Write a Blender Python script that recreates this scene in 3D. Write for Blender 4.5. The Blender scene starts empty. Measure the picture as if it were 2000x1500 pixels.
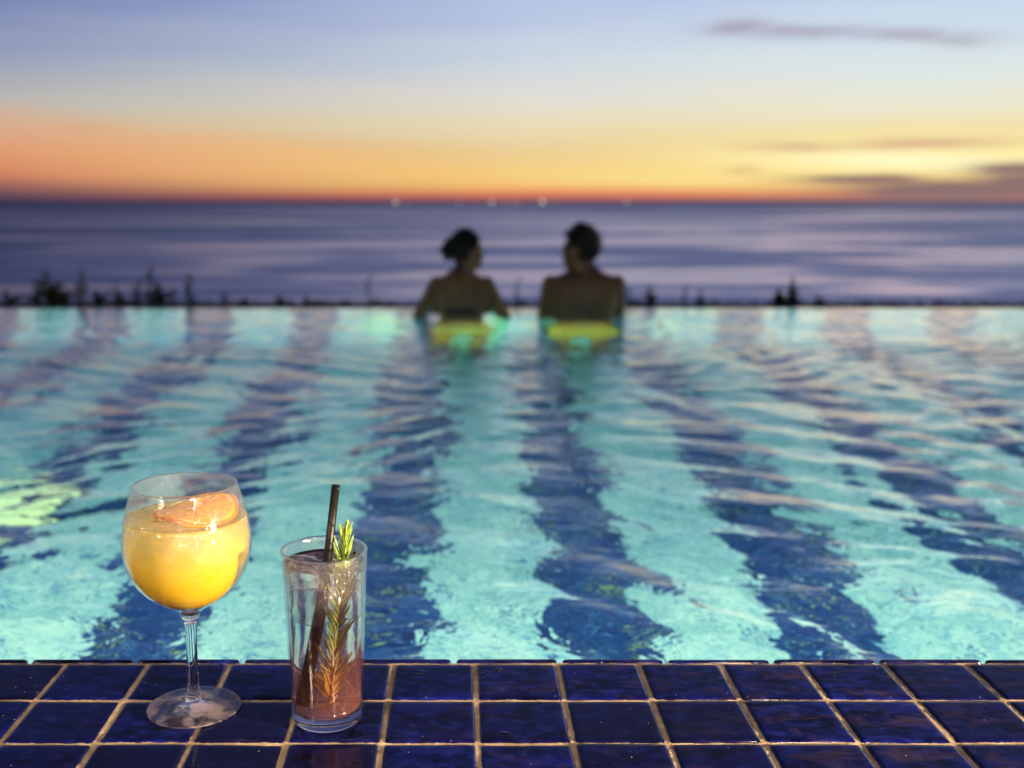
import bpy, bmesh, math, random
import numpy as np
from mathutils import Vector, Matrix, noise
R = math.radians
rnd = random.Random(7)
sc = bpy.context.scene
col = sc.collection

# ------------------------------------------------------------------ helpers
def srgb(r, g, b):
    f = lambda c: (c/255)/12.92 if c/255 <= .04045 else ((c/255+.055)/1.055)**2.4
    return (f(r), f(g), f(b), 1.0)

def link(name, me, mat=None, parent=None, smooth=True, loc=None):
    o = bpy.data.objects.new(name, me)
    col.objects.link(o)
    if mat: me.materials.append(mat)
    if smooth and len(me.polygons):
        me.polygons.foreach_set('use_smooth', [True]*len(me.polygons))
    if parent: o.parent = parent
    if loc: o.location = loc
    return o

def mesh(name, v, f):
    me = bpy.data.meshes.new(name)
    me.from_pydata([tuple(map(float, p)) for p in v], [], [tuple(map(int, q)) for q in f])
    me.update()
    return me

def tag(o, label=None, cat=None, group=None, kind=None):
    if label: o['label'] = label
    if cat: o['category'] = cat
    if group: o['group'] = group
    if kind: o['kind'] = kind
    return o

def empty(name, loc=(0, 0, 0), rz=0):
    o = bpy.data.objects.new(name, None)
    o.empty_display_size = .05
    col.objects.link(o); o.location = loc; o.rotation_euler = (0, 0, rz)
    return o

def lathe(prof, n=96, closed=False):
    """prof: list of (r, z).  closed=True joins last to first (torus like)."""
    v, f = [], []
    m = len(prof)
    for (r, z) in prof:
        for k in range(n):
            a = 2*math.pi*k/n
            v.append((r*math.cos(a), r*math.sin(a), z))
    rows = m if closed else m-1
    for i in range(rows):
        i2 = (i+1) % m
        for k in range(n):
            k2 = (k+1) % n
            f.append((i*n+k, i*n+k2, i2*n+k2, i2*n+k))
    return v, f

def cap_ends(v, f, n, m, bottom=True, top=True):
    if bottom: f.append(tuple(reversed(range(0, n))))
    if top: f.append(tuple(range((m-1)*n, m*n)))

def fixn(me):
    bm = bmesh.new(); bm.from_mesh(me)
    bmesh.ops.remove_doubles(bm, verts=bm.verts, dist=1e-6)
    bmesh.ops.recalc_face_normals(bm, faces=bm.faces)
    bm.to_mesh(me); bm.free(); me.update()
    return me

def smooth_prof(pts, sub=6):
    """Catmull-Rom through the profile points."""
    out = []
    n = len(pts)
    for i in range(n-1):
        p0 = pts[max(i-1, 0)]; p1 = pts[i]; p2 = pts[i+1]; p3 = pts[min(i+2, n-1)]
        for s in range(sub):
            t = s/sub
            q = []
            for k in range(2):
                a, b, c, d = p0[k], p1[k], p2[k], p3[k]
                q.append(.5*((2*b)+(-a+c)*t+(2*a-5*b+4*c-d)*t*t+(-a+3*b-3*c+d)*t**3))
            out.append((max(q[0], 0), q[1]))
    out.append(pts[-1])
    return out

def tube(path, rad, n=10, caps=True):
    """tube along a list of Vectors, rad float or list"""
    v, f = [], []
    m = len(path)
    up = Vector((.13, .97, .21)).normalized()
    for i, p in enumerate(path):
        p = Vector(p)
        t = (Vector(path[min(i+1, m-1)])-Vector(path[max(i-1, 0)])).normalized()
        a = t.cross(up).normalized(); b = t.cross(a).normalized()
        r = rad[i] if isinstance(rad, (list, tuple)) else rad
        for k in range(n):
            th = 2*math.pi*k/n
            v.append(p + a*math.cos(th)*r + b*math.sin(th)*r)
    for i in range(m-1):
        for k in range(n):
            k2 = (k+1) % n
            f.append((i*n+k, i*n+k2, (i+1)*n+k2, (i+1)*n+k))
    if caps:
        f.append(tuple(reversed(range(n)))); f.append(tuple(range((m-1)*n, m*n)))
    return v, f

def join(parts):
    V, F = [], []
    for v, f in parts:
        o = len(V); V += list(v); F += [tuple(i+o for i in q) for q in f]
    return V, F

def box(x0, x1, y0, y1, z0, z1):
    v = [(x, y, z) for z in (z0, z1) for y in (y0, y1) for x in (x0, x1)]
    f = [(0, 2, 3, 1), (4, 5, 7, 6), (0, 1, 5, 4), (2, 6, 7, 3), (0, 4, 6, 2), (1, 3, 7, 5)]
    return v, f

# ------------------------------------------------------------------ node helpers
class NT:
    def __init__(s, name, world=False):
        if world:
            s.id = bpy.data.worlds.new(name)
        else:
            s.id = bpy.data.materials.new(name)
        s.id.use_nodes = True
        s.t = s.id.node_tree
        s.t.nodes.clear()
    def n(s, typ, ins=None, **kw):
        nd = s.t.nodes.new(typ)
        for k, v in kw.items(): setattr(nd, k, v)
        for k, v in (ins or {}).items():
            sock = nd.inputs[k]
            if isinstance(v, bpy.types.NodeSocket): s.t.links.new(v, sock)
            else: sock.default_value = v
        return nd
    def m(s, op, a, b=None, c=None, clamp=False):
        nd = s.t.nodes.new('ShaderNodeMath'); nd.operation = op; nd.use_clamp = clamp
        for i, v in enumerate((a, b, c)):
            if v is None: continue
            if isinstance(v, bpy.types.NodeSocket): s.t.links.new(v, nd.inputs[i])
            else: nd.inputs[i].default_value = v
        return nd.outputs[0]
    def mix(s, fac, a, b, mode='MIX'):
        nd = s.t.nodes.new('ShaderNodeMix'); nd.data_type = 'RGBA'; nd.blend_type = mode
        for k, v in ((0, fac), (6, a), (7, b)):
            if isinstance(v, bpy.types.NodeSocket): s.t.links.new(v, nd.inputs[k])
            else: nd.inputs[k].default_value = v if k == 0 or len(v) == 4 else (*v, 1)
        return nd.outputs[2]
    def ms(s, fac, a, b):
        nd = s.t.nodes.new('ShaderNodeMixShader')
        for k, v in ((0, fac), (1, a), (2, b)):
            if isinstance(v, bpy.types.NodeSocket): s.t.links.new(v, nd.inputs[k])
            else: nd.inputs[k].default_value = v
        return nd.outputs[0]
    def ramp(s, fac, stops, interp='LINEAR'):
        nd = s.t.nodes.new('ShaderNodeValToRGB'); nd.color_ramp.interpolation = interp
        e = nd.color_ramp.elements
        while len(e) < len(stops): e.new(.5)
        for i, (p, c) in enumerate(stops):
            e[i].position = p; e[i].color = c if len(c) == 4 else (*c, 1)
        s.t.links.new(fac, nd.inputs[0])
        return nd.outputs[0]
    def rng(s, v, a, b, c=0., d=1., smooth=False):
        nd = s.t.nodes.new('ShaderNodeMapRange'); nd.clamp = True
        if smooth: nd.interpolation_type = 'SMOOTHSTEP'
        s.t.links.new(v, nd.inputs[0])
        for i, x in enumerate((a, b, c, d)): nd.inputs[i+1].default_value = x
        return nd.outputs[0]
    def noise(s, vec, scale, detail=3, rough=.5, dist=0.):
        nd = s.n('ShaderNodeTexNoise', {'Scale': scale, 'Detail': detail, 'Roughness': rough, 'Distortion': dist})
        if vec is not None: s.t.links.new(vec, nd.inputs['Vector'])
        return nd
    def mapping(s, vec, scale=(1, 1, 1), rot=(0, 0, 0), loc=(0, 0, 0)):
        nd = s.n('ShaderNodeMapping', {'Vector': vec, 'Scale': scale, 'Rotation': rot, 'Location': loc})
        return nd.outputs[0]
    def out(s, surf=None, vol=None, disp=None):
        o = s.t.nodes.new('ShaderNodeOutputMaterial')
        if surf: s.t.links.new(surf, o.inputs[0])
        if vol: s.t.links.new(vol, o.inputs[1])
        return s.id

def fres(t, f0, normal=None):
    lw = t.n('ShaderNodeLayerWeight', {'Blend': .5})
    if normal is not None: t.t.links.new(normal, lw.inputs['Normal'])
    return t.m('ADD', f0, t.m('MULTIPLY', t.m('POWER', lw.outputs['Facing'], 5.), 1-f0))

def gray(v): return (v, v, v, 1)

# ------------------------------------------------------------------ camera model
H = .446; TH = R(9.46); F = 2140.; VPX = 896.
def pix_dir(px, py):
    v = (750-py)/F
    return Vector(((px-VPX)/F, math.cos(TH)+math.sin(TH)*v, -math.sin(TH)+math.cos(TH)*v))

cam = bpy.data.cameras.new('camera')
co = bpy.data.objects.new('camera', cam); col.objects.link(co)
co.location = (0, 0, H); co.rotation_euler = (R(90)-TH, 0, 0)
cam.sensor_width = 36; cam.lens = 36*F/2000; cam.shift_x = (1000-VPX)/2000
cam.clip_start = .02; cam.clip_end = 200000
cam.dof.use_dof = True; cam.dof.focus_distance = .95; cam.dof.aperture_fstop = 4.3
cam.dof.aperture_blades = 0
sc.camera = co

# ------------------------------------------------------------------ world : dusk sky
W = NT('World', True); sc.world = W.id
tc = W.n('ShaderNodeTexCoord').outputs['Generated']
sp = W.n('ShaderNodeSeparateXYZ', {0: tc})
dx, dy, dz = sp.outputs
zc = W.m('MAXIMUM', dz, 0.0)
fz = W.m('SQRT', zc)
def P(py):           # picture row -> ramp position (only used to set ramp stops)
    d = pix_dir(VPX, py).normalized()
    return math.sqrt(max(d.z, 0))
hi = [(.48, (.21, .27, .50)), (.60, (.095, .125, .28)), (.75, (.055, .075, .19)), (1., (.035, .05, .14))]
L = [(P(391), srgb(74, 62, 84)), (P(378), srgb(100, 74, 88)), (P(362), srgb(150, 88, 86)), (P(340), srgb(206, 122, 84)),
     (P(305), srgb(222, 152, 100)), (P(250), srgb(204, 178, 148)), (P(205), srgb(188, 182, 174)), (P(160), srgb(162, 168, 182)),
     (P(110), srgb(142, 152, 184)), (P(0), srgb(108, 124, 176)), (.5, (.10, .14, .33)), (.66, (.05, .07, .18)), (1., (.035, .05, .14))]
Cn = [(P(391), srgb(150, 90, 98)), (P(383), srgb(205, 110, 90)), (P(374), srgb(236, 150, 96)), (P(358), srgb(246, 198, 118)),
      (P(335), srgb(246, 208, 130)), (P(290), srgb(236, 206, 150)), (P(245), srgb(233, 220, 184)), (P(190), srgb(226, 222, 212)),
      (P(120), srgb(206, 216, 226)), (P(0), srgb(180, 194, 228))] + hi
Rt = [(P(391), srgb(150, 108, 110)), (P(382), srgb(226, 140, 100)), (P(365), srgb(250, 205, 125)), (P(335), srgb(255, 228, 140)),
      (P(300), srgb(255, 238, 160)), (P(262), srgb(244, 226, 172)), (P(215), srgb(236, 232, 208)), (P(150), srgb(222, 232, 230)),
      (P(80), srgb(206, 222, 236)), (P(0), srgb(194, 210, 234))] + hi
# slow waviness so that the bands are not ruled lines
uu = W.m('DIVIDE', dx, W.m('MAXIMUM', dy, .05))
nzv = W.n('ShaderNodeCombineXYZ', {0: W.m('MULTIPLY', uu, 2.5), 1: W.m('MULTIPLY', dz, 26.)}).outputs[0]
wn = W.noise(nzv, 1.2, 4, .5).outputs['Fac']
fzw = W.m('ADD', fz, W.m('MULTIPLY', W.m('SUBTRACT', wn, .5), W.m('MULTIPLY', fz, .19)))
cl = W.ramp(fzw, L); cc = W.ramp(fzw, Cn); cr = W.ramp(fzw, Rt)
a1 = W.rng(dx, -.39, .06, 0, 1, False); a2 = W.rng(dx, .02, .40, 0, 1, True)
# the warm wedge slopes down from left to centre
sky = W.mix(a2, W.mix(a1, cl, cc), cr)
# clouds: soft streaks
vv = W.m('DIVIDE', dz, W.m('MAXIMUM', dy, .05))
w2 = W.noise(W.n('ShaderNodeCombineXYZ', {0: W.m('MULTIPLY', uu, 9.), 1: W.m('MULTIPLY', vv, 60.)}).outputs[0], 1., 5, .55)
w2c = W.n('ShaderNodeSeparateXYZ', {0: w2.outputs['Color']}).outputs
def blob(px, py, sx, sy, tilt=0., warp=1., power=1.):
    d = pix_dir(px, py); u0 = d.x/d.y; v0 = d.z/d.y
    du = W.m('DIVIDE', W.m('SUBTRACT', uu, u0), sx/F)
    dv0 = W.m('SUBTRACT', vv, v0)
    if tilt: dv0 = W.m('SUBTRACT', dv0, W.m('MULTIPLY', W.m('SUBTRACT', uu, u0), tilt))
    dv0 = W.m('ADD', dv0, W.m('MULTIPLY', W.m('SUBTRACT', w2c[1], .5), .014*warp))
    dv = W.m('DIVIDE', dv0, sy/F)
    q = W.m('ADD', W.m('MULTIPLY', du, du), W.m('MULTIPLY', dv, dv))
    g = W.m('EXPONENT', W.m('MULTIPLY', q, -1.))
    return g
dens = W.rng(w2.outputs['Fac'], .30, .62, .35, 1.)
dens2 = W.rng(w2.outputs['Fac'], .30, .62, .72, 1.)
def cloud(base, c, amt, *blobs, solid=False):
    g = None
    for b in blobs: g = b if g is None else W.m('MAXIMUM', g, b)
    return W.mix(W.m('MULTIPLY', W.m('MULTIPLY', g, amt), (dens2 if solid else dens), None, True), base, c)
front = W.rng(dy, .1, .3)
# bright gap under the right hand cloud
sky = W.mix(W.m('MULTIPLY', blob(1790, 315, 300, 22, -.01, .6), .95), sky, (1.05, .98, .58, 1))
sky = W.mix(W.m('MULTIPLY', blob(1360, 350, 260, 14, 0, .6), .45), sky, srgb(255, 240, 165))
# thin warm veil on the left whose upper edge slopes down towards the middle
def uv(px, py):
    d = pix_dir(px, py); return d.x/d.y, d.z/d.y
(ua, va), (ub, vb) = uv(0, 196), uv(900, 322)
edge = W.m('ADD', W.m('MULTIPLY', W.m('SUBTRACT', uu, ua), (vb-va)/(ub-ua)), va)
below = W.m('SUBTRACT', W.m('ADD', edge, W.m('MULTIPLY', W.m('SUBTRACT', w2c[0], .5), .018)), vv)
veil = W.m('MULTIPLY', W.rng(below, -.006, .016, 0, 1, True), W.rng(below, .020, .085, 1, .25, True))
veil = W.m('MULTIPLY', veil, W.rng(w2.outputs['Fac'], .3, .7, .55, 1.15))
veil = W.m('MULTIPLY', veil, W.m('MULTIPLY', W.rng(uu, .0, .10, 1, 0, True), W.rng(vv, .004, .02)))
sky = W.mix(W.m('MULTIPLY', veil, .50), sky, W.mix(W.rng(uu, -.4, -.05), srgb(228, 164, 136), srgb(250, 200, 124)))
sky = cloud(sky, srgb(164, 154, 172), 1.15, blob(1440, 52, 60, 14, .05, .8), blob(1580, 62, 130, 11, 0, .9), blob(1760, 68, 130, 10, -.01, .9), blob(1880, 74, 70, 12, 0, .8))
sky = cloud(sky, srgb(214, 170, 138), .9, blob(1560, 287, 110, 10, 0, .6), blob(1800, 281, 190, 11, .02, .6), solid=True)
sky = cloud(sky, srgb(204, 160, 120), .5, blob(1450, 333, 38, 8, 0, .6), blob(168, 245, 50, 9, 0, .5))
sky = cloud(sky, srgb(144, 114, 112), 1.6, blob(1690, 351, 130, 8, 0, .35), blob(1880, 372, 230, 20, 0, .3), blob(1990, 328, 85, 12, .02, .35), blob(2040, 356, 150, 26, 0, .3), solid=True)
sky = W.mix(W.rng(dy, .25, -.35, 0, 1, True), sky, (.055, .07, .15, 1))
bg = W.n('ShaderNodeBackground', {'Color': sky, 'Strength': 1.0})
wo = W.n('ShaderNodeOutputWorld', {'Surface': bg.outputs[0]})

# ------------------------------------------------------------------ lights
def area(name, loc, target, size, power, color, shape='DISK', caustic=False):
    l = bpy.data.lights.new(name, 'AREA'); l.shape = shape; l.size = size
    l.energy = power; l.color = color
    o = bpy.data.objects.new(name, l); col.objects.link(o); o.location = loc
    d = Vector(target)-Vector(loc)
    o.rotation_euler = d.to_track_quat('-Z', 'Y').to_euler()
    return o
sun = bpy.data.lights.new('sun', 'SUN'); sun.energy = .015; sun.angle = R(12); sun.color = (1, .6, .35)
so = bpy.data.objects.new('sun', sun); col.objects.link(so); so.location = (0, 0, 20)
so.rotation_euler = Vector((-.36, -.93, -.07)).to_track_quat('-Z', 'Y').to_euler()
KEY = (1.58, -.02, .34)
kl = area('terrace_lamp', KEY, (-.1, .92, .05), .11, 58, (1, .72, .46)); kl.data.spread = R(86)
kl.data.cycles.is_caustics_light = True
area('terrace_lamp', (.95, -1.0, 1.15), (-.15, .95, .1), .20, 3.4, (1, .76, .5)).data.spread = R(50)
area('terrace_lamp', (-1.5, -.6, 1.1), (-.2, .95, .1), .20, 4, (1, .78, .54)).data.spread = R(50)

WZ = -.14          # water level
D = 1.32           # depth
FZ = WZ-D          # pool floor
Y0, Y1 = 1.022, 6.05   # inner faces of the near and far wall
X0, X1 = -5.2, 6.4
PW = 77
for x in (-3.6, -2.3, -1.0, .3, 1.6, 2.9, 4.2):
    area('underwater_light', (x, Y0+.03, WZ-.55), (x, Y0+1.7, WZ-1.05), .2, PW, (.96, 1, .73))
for x in (.05, .60):
    area('underwater_light', (x, 4.55, WZ-.13), (x, 5.45, WZ-.46), .15, 25, (.44, 1, .24)).data.spread = R(44)  # unseen lights added in mid-pool to brighten the bathers' submerged bodies

# ------------------------------------------------------------------ materials
def mat_tile():
    t = NT('navy_glaze')
    pos = t.n('ShaderNodeNewGeometry').outputs['Position']
    n1 = t.noise(t.mapping(pos, (18, 34, 10)), 1., 5, .6, .8)
    n2 = t.noise(t.mapping(pos, (60, 90, 10)), 1., 4, .6, .3)
    cellv = t.n('ShaderNodeVectorMath', {0: t.mapping(pos, (12.5, 12.5, 0), (0, 0, 0), (-.0158*12.5, -1.014*12.5, 0))}, operation='FLOOR').outputs[0]
    wn_ = t.n('ShaderNodeTexWhiteNoise', {'Vector': cellv}).outputs['Value']
    f1 = t.rng(n1.outputs['Fac'], .40, .72)
    c = t.mix(f1, (.0010, .0009, .006, 1), (.003, .005, .085, 1))
    c = t.mix(t.m('MULTIPLY', t.rng(n2.outputs['Fac'], .48, .75), .75), c, (.008, .014, .14, 1))
    # brownish cloudy glaze patches, more of them to the right
    px_ = t.n('ShaderNodeSeparateXYZ', {0: pos}).outputs[0]
    br = t.m('MULTIPLY', t.rng(t.noise(t.mapping(pos, (22, 45, 10), (0, 0, 0), (5, 3, 0)), 1., 5, .6, 1.).outputs['Fac'], .52, .72), t.rng(px_, -.1, .45, .03, .8))
    c = t.mix(br, c, (.040, .024, .030, 1))
    c = t.mix(t.rng(wn_, 0, 1, .0, .8), c, (.0025, .0025, .012, 1))
    # dust specks
    vo = t.n('ShaderNodeTexVoronoi', {'Vector': pos, 'Scale': 170., 'Randomness': 1.})
    sel = t.n('ShaderNodeSeparateXYZ', {0: vo.outputs['Color']}).outputs[0]
    dot = t.m('MULTIPLY', t.m('LESS_THAN', vo.outputs['Distance'], .07), t.m('GREATER_THAN', sel, .86))
    c = t.mix(dot, c, (.45, .42, .40, 1))
    bn = t.noise(t.mapping(pos, (1, 1, 1)), 38., 3, .5)
    b2 = t.noise(pos, 700., 2, .5)
    hb = t.m('ADD', bn.outputs['Fac'], t.m('MULTIPLY', b2.outputs['Fac'], .01))
    bmp = t.n('ShaderNodeBump', {'Strength': .35, 'Distance': .0012, 'Height': hb})
    p = t.n('ShaderNodeBsdfPrincipled', {'Base Color': c, 'Roughness': t.rng(n2.outputs['Fac'], .3, .8, .06, .18), 'IOR': 1.36, 'Normal': bmp.outputs[0]})
    return t.out(p.outputs[0])

def mat_grout():
    t = NT('sand_grout')
    pos = t.n('ShaderNodeNewGeometry').outputs['Position']
    n1 = t.noise(pos, 60., 5, .6); n2 = t.noise(pos, 900., 4, .7)
    c = t.ramp(n1.outputs['Fac'], [(.3, (.18, .13, .08)), (.55, (.33, .25, .16)), (.75, (.50, .41, .29))])
    c = t.mix(t.rng(n2.outputs['Fac'], .35, .65, .35, 0), c, (.10, .07, .045, 1))
    bmp = t.n('ShaderNodeBump', {'Strength': .8, 'Distance': .0012, 'Height': t.m('ADD', n2.outputs['Fac'], n1.outputs['Fac'])})
    p = t.n('ShaderNodeBsdfPrincipled', {'Base Color': c, 'Roughness': .85, 'Normal': bmp.outputs[0]})
    return t.out(p.outputs[0])

def mat_mosaic():
    t = NT('pool_mosaic')
    pos = t.n('ShaderNodeNewGeometry').outputs['Position']
    s = t.n('ShaderNodeSeparateXYZ', {0: pos}).outputs
    ph = t.m('FRACT', t.m('DIVIDE', t.m('ADD', s[0], 59*10-.085+.295), .59))   # 0..1, bright centre at .5
    dist = t.m('ABSOLUTE', t.m('SUBTRACT', ph, .5))
    br = t.m('LESS_THAN', dist, .278)
    ce = t.n('ShaderNodeVectorMath', {0: t.mapping(pos, (34, 34, 34), (0, 0, 0), (.01, .01, .01))}, operation='FLOOR').outputs[0]
    wn_ = t.n('ShaderNodeTexWhiteNoise', {'Vector': ce}).outputs
    r = t.n('ShaderNodeSeparateColor', {0: wn_['Color']}).outputs
    big = t.noise(pos, 8., 5, .65).outputs['Fac']
    light = t.ramp(r[0], [(0, (.30, .44, .44)), (.25, (.56, .66, .58)), (.6, (.76, .82, .68)), (1, (.84, .87, .70))])
    light = t.mix(t.m('LESS_THAN', r[1], .10), light, (.06, .16, .34, 1))
    light = t.mix(t.rng(big, .42, .64, 0, .6), light, (.20, .42, .46, 1))
    bl = t.noise(pos, 19., 3, .6, .6).outputs['Fac']
    light = t.mix(t.rng(bl, .56, .68, 0, .62), light, (.06, .20, .30, 1))  # both blotch layers put the mottling caused by water ripples into the tile colour
    dark = t.ramp(r[0], [(0, (.007, .014, .06)), (.4, (.011, .032, .135)), (.8, (.022, .062, .21)), (1, (.07, .15, .25))])
    dark = t.mix(t.m('LESS_THAN', r[2], .05), dark, (.30, .30, .12, 1))
    c = t.mix(br, dark, light)
    p = t.n('ShaderNodeBsdfPrincipled', {'Base Color': c, 'Roughness': .5})
    return t.out(p.outputs[0])

def mat_water():
    t = NT('pool_water')
    pos = t.n('ShaderNodeNewGeometry').outputs['Position']
    n1 = t.noise(t.mapping(pos, (1, 1, 1), (0, 0, .3)), 24., 2, .5, .6)
    n2 = t.noise(t.mapping(pos, (.8, 1.2, 1)), 9., 3, .5, .8)
    h = t.m('ADD', t.m('MULTIPLY', n1.outputs['Fac'], .25), n2.outputs['Fac'])
    bmp = t.n('ShaderNodeBump', {'Strength': .5, 'Distance': .012, 'Height': h})
    g = t.n('ShaderNodeBsdfGlass', {'Color': gray(1), 'Roughness': 0., 'IOR': 1.333, 'Normal': bmp.outputs[0]})
    va = t.n('ShaderNodeVolumeAbsorption', {'Color': (.08, .59, .78, 1), 'Density': .27})
    return t.out(g.outputs[0], va.outputs[0])

def mat_sea():
    t = NT('sea_surface')
    pos = t.n('ShaderNodeNewGeometry').outputs['Position']
    s = t.n('ShaderNodeSeparateXYZ', {0: pos}).outputs
    ly = t.m('LOGARITHM', s[1], 2.718)
    ang = t.m('DIVIDE', s[0], s[1])
    # streaks: smooth and rough lanes of water lying across the view
    v = t.n('ShaderNodeCombineXYZ', {0: t.m('MULTIPLY', ang, 2.6), 1: t.m('MULTIPLY', ly, 6.5)}).outputs[0]
    a = t.noise(v, 1., 4, .55, .35).outputs['Fac']
    v2 = t.n('ShaderNodeCombineXYZ', {0: t.m('MULTIPLY', ang, 12.), 1: t.m('MULTIPLY', ly, 42.)}).outputs[0]
    b = t.noise(v2, 1., 3, .6).outputs['Fac']
    f = t.rng(t.m('ADD', a, t.m('MULTIPLY', t.m('SUBTRACT', b, .5), .22)), .45, .60, 0, 1, True)
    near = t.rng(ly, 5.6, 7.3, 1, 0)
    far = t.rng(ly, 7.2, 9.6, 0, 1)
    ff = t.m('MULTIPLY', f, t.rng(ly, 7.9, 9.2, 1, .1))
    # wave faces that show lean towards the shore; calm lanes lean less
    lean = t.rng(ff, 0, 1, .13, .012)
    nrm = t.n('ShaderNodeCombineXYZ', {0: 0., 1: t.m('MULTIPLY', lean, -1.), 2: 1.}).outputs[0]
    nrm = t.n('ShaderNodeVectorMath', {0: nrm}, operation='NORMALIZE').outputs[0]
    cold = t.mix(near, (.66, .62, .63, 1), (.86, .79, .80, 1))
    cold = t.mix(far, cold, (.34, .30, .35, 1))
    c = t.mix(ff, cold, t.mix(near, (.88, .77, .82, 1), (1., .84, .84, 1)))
    lr = t.rng(ang, -.42, .10, .66, 1.08)  # dimmer sky reflection on the left, put into the sea tint
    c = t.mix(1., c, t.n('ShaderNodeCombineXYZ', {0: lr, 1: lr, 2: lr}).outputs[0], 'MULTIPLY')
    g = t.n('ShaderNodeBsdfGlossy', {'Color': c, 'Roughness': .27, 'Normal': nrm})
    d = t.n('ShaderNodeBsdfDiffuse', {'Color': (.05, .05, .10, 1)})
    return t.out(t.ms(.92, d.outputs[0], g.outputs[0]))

def simple(name, c, rough=.6, nscale=None, c2=None, **kw):
    t = NT(name)
    if nscale:
        tcn = t.n('ShaderNodeTexCoord').outputs['Object']
        n1 = t.noise(tcn, nscale, 4, .6)
        cs = t.mix(t.rng(n1.outputs['Fac'], .3, .7), (*c, 1), (*c2, 1))
    else: cs = (*c, 1)
    ins = {'Base Color': cs, 'Roughness': rough}; ins.update(kw)
    p = t.n('ShaderNodeBsdfPrincipled', ins)
    return t.out(p.outputs[0])

def mat_thin(name, tint, frost_z=None, rough=.02, zlo=0, zhi=1, frost=.35, dark=0.):
    """thin glass wall: clear, with fresnel reflections and a band of condensation"""
    t = NT(name)
    pos = t.n('ShaderNodeTexCoord').outputs['Object']
    s = t.n('ShaderNodeSeparateXYZ', {0: pos}).outputs
    band = t.rng(s[2], zlo, zhi, 0, 1, True)
    n1 = t.noise(pos, 55., 5, .65).outputs['Fac']
    fr = t.m('MULTIPLY', band, t.rng(n1, .38, .62, .25, 1.))
    vo = t.n('ShaderNodeTexVoronoi', {'Vector': pos, 'Scale': 430., 'Randomness': 1.})
    vo2 = t.n('ShaderNodeTexVoronoi', {'Vector': pos, 'Scale': 210., 'Randomness': 1.})
    drop = t.m('MULTIPLY', t.rng(vo.outputs['Distance'], .05, .5, 1, 0), fr)
    drop2 = t.m('MULTIPLY', t.rng(vo2.outputs['Distance'], .05, .36, 1, 0), t.m('MULTIPLY', fr, 1.4))
    h = t.m('MAXIMUM', drop, drop2)
    bmp = t.n('ShaderNodeBump', {'Strength': 1., 'Distance': .0011, 'Height': h})
    fre = fres(t, .06, bmp.outputs[0])
    tr = t.n('ShaderNodeBsdfTransparent', {'Color': tint})
    gl = t.n('ShaderNodeBsdfGlossy', {'Color': gray(.95), 'Roughness': t.m('ADD', rough, t.m('MULTIPLY', fr, .16)), 'Normal': bmp.outputs[0]})
    df = t.n('ShaderNodeBsdfDiffuse', {'Color': (.52, .5, .5, 1), 'Normal': bmp.outputs[0]})
    tl = t.n('ShaderNodeBsdfTranslucent', {'Color': (.52, .5, .5, 1), 'Normal': bmp.outputs[0]})
    fog = t.ms(.5, df.outputs[0], tl.outputs[0])
    base = t.ms(t.m('MULTIPLY', fr, frost), tr.outputs[0], fog)
    return t.out(t.ms(t.m('MULTIPLY', fre, .9), base, gl.outputs[0]))

def mat_glass(name, c=(1, 1, 1), rough=0., ior=1.5, film=.0):
    t = NT(name)
    g = t.n('ShaderNodeBsdfGlass', {'Color': (*c, 1), 'Roughness': rough, 'IOR': ior})
    if not film: return t.out(g.outputs[0])
    pos = t.n('ShaderNodeTexCoord').outputs['Object']
    n1 = t.noise(pos, 60., 5, .6).outputs['Fac']
    df = t.n('ShaderNodeBsdfDiffuse', {'Color': (.45, .38, .42, 1)})
    return t.out(t.ms(t.rng(n1, .46, .56, .02, film*1.7), g.outputs[0], df.outputs[0]))

def mat_yellow():
    t = NT('yellow_cocktail')
    pos = t.n('ShaderNodeTexCoord').outputs['Object']
    s = t.n('ShaderNodeSeparateXYZ', {0: pos}).outputs
    n1 = t.noise(t.mapping(pos, (30, 30, 45)), 1., 4, .55, 1.2).outputs['Fac']
    zz = t.m('ADD', s[2], t.m('MULTIPLY', t.m('SUBTRACT', n1, .5), .05))
    f = t.rng(zz, .122, .185, 0, 1, True)
    c = t.mix(f, (.72, .50, .026, 1), (.76, .66, .17, 1))
    df = t.n('ShaderNodeBsdfDiffuse', {'Color': c}); tl = t.n('ShaderNodeBsdfTranslucent', {'Color': c})
    body = t.ms(.5, df.outputs[0], tl.outputs[0])
    rf = t.n('ShaderNodeBsdfTransparent', {'Color': (.98, .93, .66, 1)})
    mixd = t.ms(t.m('MULTIPLY', f, .60), body, rf.outputs[0])
    gl = t.n('ShaderNodeBsdfGlossy', {'Roughness': .03})
    fre = fres(t, .03)
    return t.out(t.ms(t.m('MULTIPLY', fre, .7), mixd, gl.outputs[0]))

def mat_rose():
    t = NT('rose_cocktail')
    pos = t.n('ShaderNodeTexCoord').outputs['Object']
    s = t.n('ShaderNodeSeparateXYZ', {0: pos}).outputs
    n1 = t.noise(pos, 40., 3, .5, .8).outputs['Fac']
    f = t.rng(t.m('ADD', s[2], t.m('MULTIPLY', t.m('SUBTRACT', n1, .5), .03)), .01, .105, 0, 1, True)
    c = t.mix(f, (.95, .74, .68, 1), (.99, .94, .93, 1))
    g = t.n('ShaderNodeBsdfGlass', {'Color': c, 'Roughness': 0., 'IOR': 1.333})
    tl = t.n('ShaderNodeBsdfDiffuse', {'Color': (.75, .30, .20, 1)})
    return t.out(t.ms(t.rng(f, 0, 1, .05, .01), g.outputs[0], tl.outputs[0]))

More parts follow.
